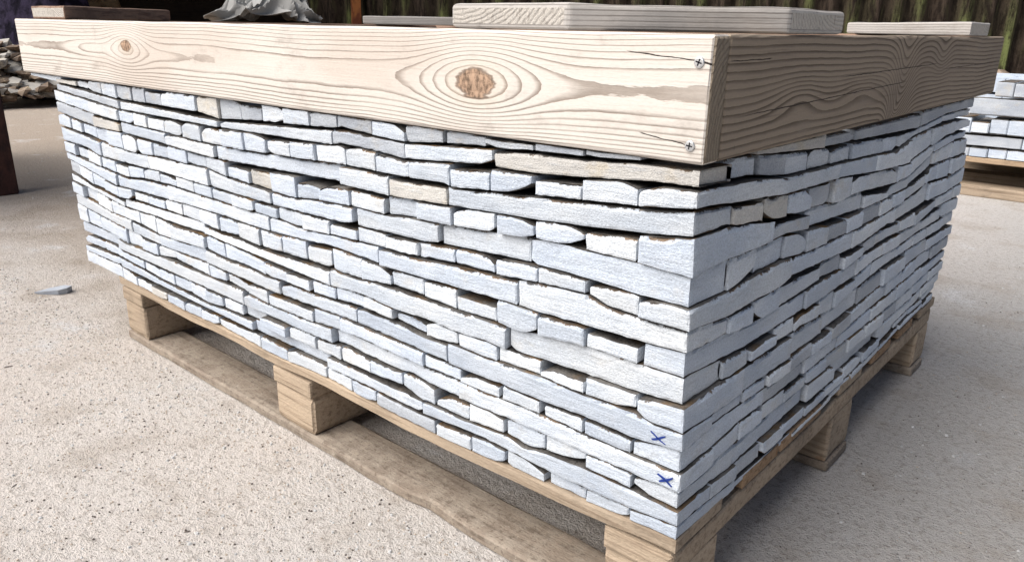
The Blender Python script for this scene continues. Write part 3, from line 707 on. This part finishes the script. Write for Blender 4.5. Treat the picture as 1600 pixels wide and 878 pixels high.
tag(collar, 'rectangular timber collar of four boards resting on top of the stone stack', 'timber frame')
fb = board('board', 1.749, 0.031, BH, W_FRONT, E_PALE, collar, (-1.752, -0.0185, COLLAR_Z0), 0, 1)
fb['label'] = 'pale front board with two large knots'
rb = board('board', 1.302, 0.032, BH, W_RIGHT, E_PALE, collar, (-0.0035, 0.0135, COLLAR_Z0), math.pi/2, 2)
rb['label'] = 'weathered grey-brown side board in shade'
lb = board('board', 1.270, 0.032, BH, W_BACK, E_PALE, collar, (-1.752, 1.2845, COLLAR_Z0), -math.pi/2, 3)
kb = board('board', 1.7158, 0.032, BH, W_BACK, E_PALE, collar, (-0.0362, 1.316, COLLAR_Z0), math.pi, 4)

SCREW = Mat('zinc_screw', 0.32, 0.5); SCREW.b.inputs['Metallic'].default_value = 0.9; SCREW.color((0.62, 0.64, 0.66))
SLOT = Mat('screw_recess', 0.8, 0.1); SLOT.color((0.03, 0.03, 0.035))
def screw(lx, lz, rot):
    r, V, Fc, idx = 0.0052, [], [], []
    N = 24
    prof = [(1.0, 0.0015), (1.0, -0.0008), (0.9, -0.0014), (0.72, -0.0016), (0.0, -0.0017)]
    for rr, yy in prof[:-1]:
        for i in range(N):
            a = 2*math.pi*i/N; V.append((math.cos(a)*r*rr, yy, math.sin(a)*r*rr))
    for q in range(3):
        for i in range(N):
            Fc.append((q*N+i, q*N+(i+1) % N, (q+1)*N+(i+1) % N, (q+1)*N+i)); idx.append(0)
    V.append((0, -0.0017, 0)); c = len(V)-1
    for i in range(N): Fc.append((3*N+i, 3*N+(i+1) % N, c)); idx.append(0)
    for ang in (0, math.pi/2):                      # the cross recess
        b0 = len(V)
        for (u, w) in ((-0.62, -0.13), (0.62, -0.13), (0.62, 0.13), (-0.62, 0.13)):
            uu, ww = u*r, w*r
            V.append((uu*math.cos(ang)-ww*math.sin(ang), -0.00185, uu*math.sin(ang)+ww*math.cos(ang)))
        Fc.append((b0, b0+1, b0+2, b0+3)); idx.append(1)
    o = mesh_obj('screw', V, Fc, [SCREW.m, SLOT.m], fb, (lx, -0.0002, lz), idx)
    o.rotation_euler = (0, rot, 0)
screw(1.752-0.0165, 0.0925, 0.3); screw(1.752-0.0185, 0.0170, 0.1)

# corner braces: boards laid flat across the four corners, ends cut at 45 degrees
W_BRACE = wood_board('brace_wood_grey', (0.43, 0.41, 0.39), (0.12, 0.105, 0.095), 0.0, 0.030, 6.0, [], power=1, drift=0.5, line_lo=0.5, fibre=0.5, pinks=(0.34, 0.305, 0.28), pink=0.4)
W_BRACE_WARM = wood_board('brace_wood_warm', (0.50, 0.43, 0.36), (0.24, 0.19, 0.155), 0.0, 0.030, 6.0, [], power=1, drift=0.6, line_lo=0.55, fibre=0.4, pinks=(0.42, 0.35, 0.28), pink=0.5)
E_BRACE = end_grain('end_grain_grey', (0.50, 0.47, 0.43), (0.20, 0.175, 0.155), 0.05, 0.07, 210, 0.22)
def brace(poly, z0, z1, mat, ang, seed, roundness=0.004, lab=None):
    """poly: plan outline; vertices 0-1 the end on the first board, 2-3 the end on the second."""
    c = sum((Vector((p[0], p[1], 0)) for p in poly), Vector())/4
    rot = Matrix.Rotation(-ang, 3, 'Z')
    loc = [rot @ (Vector((p[0], p[1], 0))-c) for p in poly]
    bm = bmesh.new()
    lo = [bm.verts.new((p.x, p.y, 0)) for p in loc]; hi = [bm.verts.new((p.x, p.y, z1-z0)) for p in loc]
    bm.faces.new(lo[::-1]); bm.faces.new(hi)
    sides = [bm.faces.new((lo[i], lo[(i+1) % 4], hi[(i+1) % 4], hi[i])) for i in range(4)]
    sides[0].material_index = 1; sides[2].material_index = 1
    ends = {sides[0].index, sides[2].index}
    bmesh.ops.bevel(bm, geom=list(bm.edges)[:], offset=roundness, segments=3, profile=0.6, affect='EDGES')
    bmesh.ops.subdivide_edges(bm, edges=[e for e in bm.edges if e.calc_length() > 0.05], cuts=14, use_grid_fill=True)
    for v in bm.verts:
        n = noise.noise(Vector((v.co.x*16+seed, v.co.y*16, v.co.z*16)))
        v.co.z += 0.0012*n*(v.co.z/(z1-z0)); v.co.x += 0.0010*n; v.co.y += 0.0012*noise.noise(v.co*25+Vector((seed, 0, 0)))
    o = bm_obj('corner_brace', bm, [mat, E_BRACE], collar, Vector((c.x, c.y, z0))-collar.location)
    o.rotation_euler = (0, 0, ang)
    if lab: o['label'] = lab
q = math.pi/4
ZB0, ZB1 = COLLAR_Z1+0.0008, 0.7290
brace([(-0.337, -0.017), (-0.169, -0.017), (-0.005, 0.148), (-0.005, 0.312)][0:2]+[(-0.005, 0.148), (-0.005, 0.312)], ZB0, ZB1, W_BRACE, q, 1, 0.005, 'thick grey brace across the near corner')
brace([(-0.005, 0.985), (-0.005, 1.150), (-0.170, 1.314), (-0.335, 1.314)], ZB0, 0.7275, W_BRACE, -q, 2, 0.004)
brace([(-1.645, -0.015), (-1.465, -0.015), (-1.750, 0.350), (-1.750, 0.165)], ZB0, ZB1, W_BACK, -q, 3, 0.004)
brace([(-1.750, 0.985), (-1.750, 1.150), (-1.585, 1.314), (-1.420, 1.314)], ZB0, 0.7290, W_BRACE, q, 4, 0.004)

# ------------------------------------------------------------------ slate chip, twigs and grit on the yard
V = [(-0.046, -0.014, 0), (-0.020, -0.020, 0), (0.022, -0.022, 0), (0.040, -0.010, 0), (0.042, 0.012, 0), (0.016, 0.024, 0), (-0.018, 0.012, 0)]
bm = bmesh.new()
lo = [bm.verts.new((x*0.97, y*0.95, 0.001)) for x, y, z in V]; hi = [bm.verts.new((x, y, 0.004+0.012*(x+0.06)/0.1+0.002*noise.noise(Vector((x*90, y*90, 2))))) for x, y, z in V]
bm.faces.new(lo[::-1]); ft = bm.faces.new(hi)
for i in range(len(V)): bm.faces.new((lo[i], lo[(i+1) % 7], hi[(i+1) % 7], hi[i]))
bmesh.ops.poke(bm, faces=[ft])
chip = bm_obj('stone_shard', bm, STONE[4], None, (-1.885, 0.005, 0)); chip.rotation_euler = (0, 0, 0.75)
tag(chip, 'pointed slate-grey stone shard lying flat on the concrete left of the pallet', 'stone')

def grit():
    R = random.Random(3)
    V, Fc, idx = [], [], []
    mats = [ground_grit('grit_tan', (0.42, 0.36, 0.30)), ground_grit('grit_dark', (0.10, 0.085, 0.075)), ground_grit('grit_grey', (0.50, 0.50, 0.50))]
    def put(x, y, r, m, st=1.0):
        n0 = len(V); a = R.uniform(0, 6.28); ca, sa = math.cos(a), math.sin(a)
        P = [(-1, -.6, 0), (.2, -1, 0), (1, -.3, 0), (.7, .8, 0), (-.5, .9, 0)]
        for (px, py, pz) in P:
            px *= st*R.uniform(.7, 1.1); py *= R.uniform(.7, 1.1)/st
            V.append((x+r*(px*ca-py*sa), y+r*(px*sa+py*ca), -0.0003))
        for (px, py, pz) in P:
            px *= .6*st; py *= .6/st
            V.append((x+r*(px*ca-py*sa), y+r*(px*sa+py*ca), r*R.uniform(.45, .9)/max(1, st)))
        Fc.append(tuple(n0+5+i for i in range(5))); idx.append(m)
        for i in range(5): Fc.append((n0+i, n0+(i+1) % 5, n0+5+(i+1) % 5, n0+5+i)); idx.append(m)
    for i in range(15000):
        d = R.random()**1.6
        if R.random() < 0.72: x, y = R.uniform(-2.8, 0.1), -0.02-R.random()**1.3*1.0
        elif R.random() < 0.5: x, y = 0.02+R.random()**1.2*1.3, R.uniform(-0.5, 3.0)
        else: x, y = R.uniform(-4.5, -1.45), R.uniform(-1.0, 1.8)
        if -1.44 < x < 0.01 and y > -0.004: continue
        q = R.random()
        put(x, y, R.uniform(0.0008, 0.0024)*(1.0 if q < .9 else 1.6), 0 if q < 0.50 else 1 if q < 0.72 else 2)
    for i in range(16):
        x, y = R.uniform(-2.6, 0.1), R.uniform(-0.9, -0.03)
        put(x, y, R.uniform(0.003, 0.005), 1, R.uniform(1.6, 2.6))
    o = mesh_obj('gravel', V, Fc, mats, None, (0, 0, 0), idx)
    tag(o, 'fine grit, flakes and dark bits strewn over the concrete', kind='stuff')
def ground_grit(name, c):
    M = Mat(name, 0.9, 0.15); n = M.noise(90, (1, 1, 1), 2, ro=False)
    k = M.mix(n, tuple(v*0.7 for v in c), tuple(min(1, v*1.25) for v in c)); M.color(k); return M.m
grit()

# ------------------------------------------------------------------ second pallet of stone at the right
p2 = empty('pallet', (0.25, 3.75, 0))
tag(p2, 'second light brown pallet standing behind the far end of the main stack', 'pallet')
W2 = rough_wood('pallet_wood_orange', (0.34, 0.25, 0.17), (0.30, 0.22, 0.15), (0.15, 0.10, 0.06))
Y2 = 3.34
for j in range(5): timber('deck_board', -0.62, 1.12, Y2+j*0.2, Y2+j*0.2+0.13, 0.1535, 0.1775, W2, p2, 'x', 0.002, seed=60+j)
for j, x in enumerate((-0.62, 0.20, 1.0)):
    timber('stringer_board', x, x+0.12, Y2+0.002, Y2+0.928, 0.128, 0.1528, W2, p2, 'y', 0.002, seed=70+j)
    for a in (0.002, 0.42, 0.81): timber('block', x, x+0.12, Y2+a, Y2+a+0.12, 0.049, 0.1272, W2, p2, 'x', 0.001, seed=74+j, edge=0.004)
for j in range(3): timber('runner_board', -0.62, 1.12, Y2+0.001+j*0.40, Y2+0.125+j*0.40, 0.0006, 0.048, WOOD_PALLET, p2, 'x', 0.003, seed=80+j)
def block_stone(x0, x1, y0, y1, z0, z1, mi, label, group):
    R = rnd; sd = R.random()*50
    xs, ys, ts = grid_lines(x0, x1, 0.03, 0.004), [y0, y0+0.004, (y0+y1)/2, y1], [0, 0.08, 0.5, 0.92, 1]
    vl, fl, code = lattice(xs, ys, ts); org = Vector(((x0+x1)/2, (y0+y1)/2, z0)); out = []
    rnd_c = R.uniform(0.002, 0.006); sb = R.uniform(-0.006, 0.006)
    for i, j, k in vl:
        x, y, t = xs[i], ys[j], ts[k]; z = z0+(z1-z0)*t
        ex, ey, et = i in (0, len(xs)-1), j in (0, 3), k in (0, 4)
        c = rnd_c*(0.5+abs(noise.noise(Vector((x*25, y*25, z*25+sd)))))
        dx = dy = dz = 0
        if ex+ey+et >= 2:
            if ex: dx = c if i == 0 else -c
            if ey: dy = c if j == 0 else -c
            if et: dz = c if k == 0 else -c
        if k == 4: dz -= 0.003*abs(noise.noise(Vector((x*20, y*20, sd))))
        if j <= 1: dy += sb
        out.append(Vector((x+dx, y+dy, z+dz))-org)
    o = mesh_obj('stone_block', out, fl, [STONE[mi], CLEFT], None, org, [1 if c in (4, 5) else 0 for c in code])
    return tag(o, label, 'stone', group)
ROWS = [(0.178, 0.222, 'e', -0.455), (0.227, 0.276, 'l', -0.50), (0.284, 0.356, 'e', -0.475), (0.364, 0.440, 'l', -0.42), (0.448, 0.512, 'e', -0.333)]
names_row = ['bottom', 'second', 'middle', 'fourth', 'top']
for ri, (z0, z1, t, xs0) in enumerate(ROWS):
    x = xs0; n = 0
    while x < 0.02 if t == 'e' else x < 0.0:
        w = rnd.uniform(0.066, 0.078) if t == 'e' else (0.31 if n == 0 else 0.36)
        n += 1
        zz1 = z1-(0.022 if (t == 'e' and ri == 2 and n == 2) else rnd.uniform(0, 0.006))
        block_stone(x, x+w-0.003, Y2+0.004, Y2+(0.30 if t == 'e' else 0.10), z0, zz1, rnd.choice((0, 0, 4, 2)),
                    '%s blue-grey stone %s, %s from the left in the %s row of the second pallet' % ('short' if t == 'e' else 'long', 'end' if t == 'e' else 'block', ORD[n], names_row[ri]), 'stone blocks on the second pallet')
        x += w
# the remainder of that stack, outside the view or hidden
V, Fc = [], []
R2 = random.Random(9)
for (z0, z1, t, xs0) in ROWS:
    for yy in np.arange(Y2+0.31, Y2+0.86, 0.11):
        for xx in np.arange(-0.55, 1.05, 0.2):
            a, b, c, d = xx, xx+0.196, yy, yy+0.106; n0 = len(V); zt = z1-R2.uniform(0, 0.006)
            V += [(a, c, z0), (b, c, z0), (b, d, z0), (a, d, z0), (a, c, zt), (b, c, zt), (b, d, zt), (a, d, zt)]
            for f in ((0, 3, 2, 1), (4, 5, 6, 7), (0, 1, 5, 4), (1, 2, 6, 5), (2, 3, 7, 6), (3, 0, 4, 7)): Fc.append(tuple(n0+q_ for q_ in f))
    for xx in np.arange(0.33, 1.03, 0.075):
        a, b, c, d = xx, xx+0.072, Y2+0.004, Y2+0.30; n0 = len(V); zt = z1-R2.uniform(0, 0.006)
        V += [(a, c, z0), (b, c, z0), (b, d, z0), (a, d, z0), (a, c, zt), (b, c, zt), (b, d, zt), (a, d, zt)]
        for f in ((0, 3, 2, 1), (4, 5, 6, 7), (0, 1, 5, 4), (1, 2, 6, 5), (2, 3, 7, 6), (3, 0, 4, 7)): Fc.append(tuple(n0+q_ for q_ in f))
tag(mesh_obj('stone_infill', V, Fc, STONE[0]), 'rest of the stone blocks stacked on the second pallet', 'stone', kind='stuff')

# ------------------------------------------------------------------ rubble, heaps and yard background
def rock(bm, c, r, sd, flat=0.6, sub=1, mi=0):
    t = bmesh.ops.create_icosphere(bm, subdivisions=sub, radius=1.0)
    ax = Matrix.Rotation(sd*2.1, 3, 'Z') @ Matrix.Rotation(math.sin(sd)*0.5, 3, 'X')
    for v in t['verts']:
        p = v.co.copy()
        n = 1+0.55*noise.noise(p*1.1+Vector((sd, sd*2, 0)))
        q = Vector((max(-.72, min(.72, p.x*n))*1.35, max(-.7, min(.7, p.y*n)), max(-.6, min(.6, p.z*n))*flat))
        v.co = Vector(c)+(ax @ q)*r
    for v in t['verts']:
        for f in v.link_faces: f.material_index = mi
RUB = [stone_material('rubble_pale', (0.36, 0.34, 0.31), (0.42, 0.40, 0.36), 0.6, False), stone_material('rubble_brown', (0.17, 0.12, 0.085), (0.24, 0.18, 0.13), 0.9, False)]
def rubble(name, spots, label):
    R = random.Random(21); bm = bmesh.new()
    for (cx, cy, wx, wy, h, n, r0, r1) in spots:
        for i in range(n):
            a, b = R.uniform(-1, 1), R.uniform(-1, 1)
            hh = h*max(0, 1-(a*a+b*b)*0.75)
            r = R.uniform(r0, r1)
            rock(bm, (cx+a*wx, cy+b*wy, max(r*0.25, hh*R.uniform(0.35, 1.0))), r, R.random()*40, R.uniform(0.25, 0.6), 1, 0 if R.random() < 0.45 else 1)
    tag(bm_obj(name, bm, RUB), label, 'rubble', kind='stuff')
rubble('rubble', [(-7.55, 1.60, 0.75, 0.70, 0.50, 900, 0.03, 0.10)], 'broken pale and brown stone rubble heaped behind the left end of the stack')
rubble('rubble', [(-0.2, 6.4, 1.6, 0.5, 0.50, 300, 0.04, 0.12)], 'broken stone rubble in front of the corrugated fence at the right')

def heap(name, c, wx, wy, h, mat, sd, label, cat, amp=0.12, f=1.6, n=44, rz=0.0):
    bm = bmesh.new(); g = {}
    for i in range(n+1):
        for j in range(n+1):
            a, b = -1+2*i/n, -1+2*j/n
            d = math.sqrt(a*a+b*b)
            z = h*sm(1.15-d)*(1.0+0.3*noise.noise(Vector((a*2+sd, b*2, sd))))
            p = Vector((a*wx, b*wy, 0))
            z += amp*(noise.noise(Vector((p.x*f+sd, p.y*f, 1)))+0.5*noise.noise(Vector((p.x*f*3, p.y*f*3, sd))))*sm(1.1-d)
            g[i, j] = bm.verts.new((p.x+0.06*noise.noise(p*4), p.y+0.06*noise.noise(p*4+Vector((3, 3, 3))), max(-0.02, z)))
    for i in range(n):
        for j in range(n): bm.faces.new((g[i, j], g[i+1, j], g[i+1, j+1], g[i, j+1]))
    o = bm_obj(name, bm, mat, None, c, smooth=False); o.rotation_euler = (0, 0, rz)
    return tag(o, label, cat)
DARK = Mat('dark_sheeting', 0.9, 0.05); dn = DARK.noise(9, (1, 1, 1), 4, 0.6); DARK.color(DARK.mix(dn.step(0.4, 0.62), (0.006, 0.005, 0.010), (0.026, 0.021, 0.040))); DARK.bump(dn, 0.8, 0.03)
heap('sheeted_heap', (-8.55, 2.35, 0), 1.1, 0.50, 2.0, DARK.m, 4, 'tall heap under dark purple-black sheeting behind the left end of the collar', 'heap', 0.16, 3.2)
EARTH = Mat('earth', 0.95, 0.1); en = EARTH.noise(6, (1, 1, 1), 5, 0.65); ef = EARTH.noise(80, (1, 1, 1), 4, 0.7)
EARTH.color(EARTH.bright(EARTH.mix(en.step(0.38, 0.62), (0.20, 0.115, 0.06), (0.36, 0.25, 0.15)), ef*0.8+0.6)); EARTH.bump(ef+en, 1.0, 0.03)
heap('earth_bank', (-9.6, 3.15, 0), 0.9, 0.62, 2.0, EARTH.m, 9, 'rusty brown earth bank beyond the left corner of the collar', 'earth bank', 0.3, 2.0)

# rust-brown steel post at the left edge
STEEL = Mat('rusty_steel', 0.75, 0.3); sn = STEEL.noise(14, (1, 1, 0.5), 5, 0.65); sf = STEEL.noise(120, (1, 1, 1), 3)
STEEL.color(STEEL.bright(STEEL.mix(sn.step(0.4, 0.65), (0.022, 0.010, 0.010), (0.060, 0.024, 0.018)), sf*0.6+0.7)); STEEL.bump(sf+sn, 0.5, 0.002)
post = empty('steel_stand', (-3.40, 0.20, 0))
tag(post, 'dark rusty steel stand at the left edge of the yard', 'stand')
def box(name, x0, x1, y0, y1, z0, z1, mat, parent, bev=0.004):
    bm = bmesh.new(); org = Vector(((x0+x1)/2, (y0+y1)/2, z0))
    bmesh.ops.create_cube(bm, size=1.0, matrix=Matrix.Translation((0, 0, (z1-z0)/2)) @ Matrix.Diagonal((x1-x0, y1-y0, z1-z0, 1)))
    bmesh.ops.bevel(bm, geom=list(bm.edges), offset=bev, segments=2, affect='EDGES')
    base = parent.location if parent is not None else Vector((0, 0, 0))
    return bm_obj(name, bm, mat, parent, org-base)
for (yy) in (0.26, -1.05): box('leg', -3.43, -3.31, yy, yy+0.12, 0.0005, 0.95, STEEL.m, post)
for (yy) in (0.26, -1.05): box('leg', -4.55, -4.43, yy, yy+0.12, 0.0005, 0.95, STEEL.m, post)
box('side_plate', -3.425, -3.325, -0.925, 0.255, 0.03, 0.93, STEEL.m, post)
box('top_plate', -4.60, -3.28, -1.10, 0.42, 0.951, 1.02, STEEL.m, post)

# ---- corrugated fence and open shed
def fence_material():
    M = Mat('mossy_sheet', 0.9, 0.15)
    x, y, z = M.xyz()
    n = M.noise(3.0, (1.0, 1, 0.35), 4, 0.6, ro=False); s = M.noise(14, (1, 1, 0.25), 5, 0.7, ro=False); f = M.noise(60, (1, 1, 1), 4, 0.75, ro=False)
    c = M.mix(s.step(0.4, 0.6), (0.012, 0.008, 0.006), (0.045, 0.033, 0.025))
    ridge = (y*-1.0).step(-0.055, -0.012)
    moss = (n.step(0.42, 0.64)*s.step(0.36, 0.56))*(ridge*0.9+0.1)
    c = M.mix(moss, c, (0.115, 0.135, 0.05))
    g2 = M.noise(1.1, (1, 1, 0.6), 3, ro=False)
    c = M.mix(g2.step(0.60, 0.72)*moss*0.7, c, (0.09, 0.18, 0.115))
    c = M.mix(f.step(0.66, 0.74)*0.5, c, (0.30, 0.25, 0.20))
    M.color(M.bright(c, f*0.8+0.6)); M.bump(f+s, 0.8, 0.01)
    return M.m
FENCE = fence_material()
fence = empty('corrugated_fence', (-1.6, 8.2, 0), math.atan2(3.53, 5.86))
tag(fence, 'tall mossy corrugated sheet fence along the back of the yard', 'fence')
def sheet(width, h, pitch=0.216, depth=0.075):
    V, Fc = [], []
    N = int(width/pitch*12)
    for i in range(N+1):
        x = width*i/N; ph = (x/pitch) % 1.0
        prof = 0.5-0.5*math.cos(2*math.pi*ph)
        for kz in range(7): V.append((x, depth*(1-prof)*-1+depth+0.004*noise.noise(Vector((x*2, kz*0.8, 0))), h*kz/6))
    for i in range(N):
        for kz in range(6):
            a = i*7+kz; Fc.append((a, a+7, a+8, a+1))
    return V, Fc
sv, sf_ = sheet(1.08, 2.3)
base_sheet = None
for i in range(13):
    if base_sheet is None:
        o = base_sheet = mesh_obj('sheet_panel', sv, sf_, FENCE, fence)
        md = o.modifiers.new('thickness', 'SOLIDIFY'); md.thickness = 0.002
    else:
        o = base_sheet.copy(); link(o, fence)
    o.location = (-6.9+i*1.06, (i % 2)*0.006, 0.02+0.03*math.sin(i*2.3)); o.rotation_euler = (0.0, 0.006*math.sin(i*1.7), 0)
for i in range(7):
    box('rail_post', -6.95+i*2.1, -6.83+i*2.1, 8.33-8.2+0.08, 8.33-8.2+0.17, 0.0, 2.2, WOOD_PALLET, None)
    bpy.context.view_layer.update()
    po = col.objects[-1]; po.parent = fence

SHEDW = rough_wood('shed_boards', (0.10, 0.075, 0.055), (0.075, 0.055, 0.045), (0.03, 0.022, 0.018))
shed = empty('open_shed', (-7.35, 4.05, 0), math.radians(58.5))
tag(shed, 'dark open-fronted shed behind the crumpled tarpaulin', 'shed')
def sbox(name, x0, x1, y0, y1, z0, z1, mat):
    bm = bmesh.new()
    bmesh.ops.create_cube(bm, size=1.0, matrix=Matrix.Translation(((x0+x1)/2, (y0+y1)/2, (z0+z1)/2)) @ Matrix.Diagonal((x1-x0, y1-y0, z1-z0, 1)))
    bmesh.ops.bevel(bm, geom=list(bm.edges), offset=0.004, segments=1, affect='EDGES')
    return bm_obj(name, bm, mat, shed)
SH_RUST = Mat('rusty_pole', 0.8, 0.2); rn = SH_RUST.noise(12, (1, 1, 0.4), 4, 0.6); SH_RUST.color(SH_RUST.mix(rn.step(0.4, 0.6), (0.10, 0.03, 0.015), (0.24, 0.09, 0.03)))
sbox('back_wall', -2.0, 2.0, 3.0, 3.08, 0.0, 2.4, SHEDW)
sbox('side_wall', -2.08, -2.003, 0.0, 3.08, 0.0, 2.4, SHEDW)
sbox('side_wall', 2.003, 2.08, 0.0, 3.08, 0.0, 2.4, SHEDW)
sbox('roof', -2.3, 2.3, -0.6, 3.3, 2.402, 2.46, SHEDW)
sbox('post', -1.98, -1.88, -0.02, 0.08, 0.0, 2.4, SH_RUST.m)
sbox('post', 1.0, 1.1, -0.02, 0.08, 0.0, 2.4, SH_RUST.m)

# ---- crumpled tarpaulin on a low stack
TARP = Mat('crumpled_tarp', 0.55, 0.35); tn = TARP.noise(5, (1, 1, 1), 3); TARP.color(TARP.mix(tn, (0.19, 0.19, 0.188), (0.29, 0.29, 0.285)))
crate = empty('timber_bin', (-5.55, 3.00, 0), math.radians(58))
tag(crate, 'brown timber bin under the crumpled tarpaulin', 'bin')
for i in range(4):
    for sx in (-1, 1):
        b_ = box('side_board', -0.36, 0.36, sx*0.42-0.014, sx*0.42+0.014, 0.02+i*0.17, 0.175+i*0.17, WOOD_RUST, None)
        b_.parent = crate; b_.location = (0, sx*0.42, 0.02+i*0.17)
        e_ = box('end_board', -0.014, 0.014, -0.40, 0.40, 0.02+i*0.17, 0.175+i*0.17, WOOD_RUST, None)
        e_.parent = crate; e_.location = (sx*0.34, 0, 0.02+i*0.17)
bm = bmesh.new(); g = {}; n = 64
for i in range(n+1):
    for j in range(n+1):
        a, b = -1+2*i/n, -1+2*j/n; d = math.sqrt(a*a+b*b)
        w = Vector((a+0.5*noise.noise(Vector((a*1.3, b*1.3, 9))), b+0.5*noise.noise(Vector((a*1.3, b*1.3, 4))), 0))
        f1 = 1-min(1, 3.0*abs(noise.noise(Vector((w.x*1.5+5, w.y*2.2, 0))))); f2 = 1-min(1, 3.0*abs(noise.noise(Vector((w.x*3.4+1, w.y*3.0+3, 7)))))
        z = 0.70+(0.17*f1+0.09*f2+0.10*noise.noise(Vector((a*1.4, b*1.4, 3)))+0.07)*sm(1.4-d)
        g[i, j] = bm.verts.new((a*0.40+0.16*noise.noise(Vector((a*2, b*2, 2)))+0.05*f1, b*0.34+0.16*noise.noise(Vector((a*2, b*2, 5)))-0.06*f1, z))
for i in range(n):
    for j in range(n): bm.faces.new((g[i, j], g[i+1, j], g[i+1, j+1], g[i, j+1]))
tp = bm_obj('crumpled_tarpaulin', bm, TARP.m, None, (-5.55, 3.00, 0)); tp.rotation_euler = (0, 0, math.radians(58))
md = tp.modifiers.new('thickness', 'SOLIDIFY'); md.thickness = 0.003
tag(tp, 'crumpled grey-white tarpaulin bundled on top of the timber bin', 'tarpaulin')
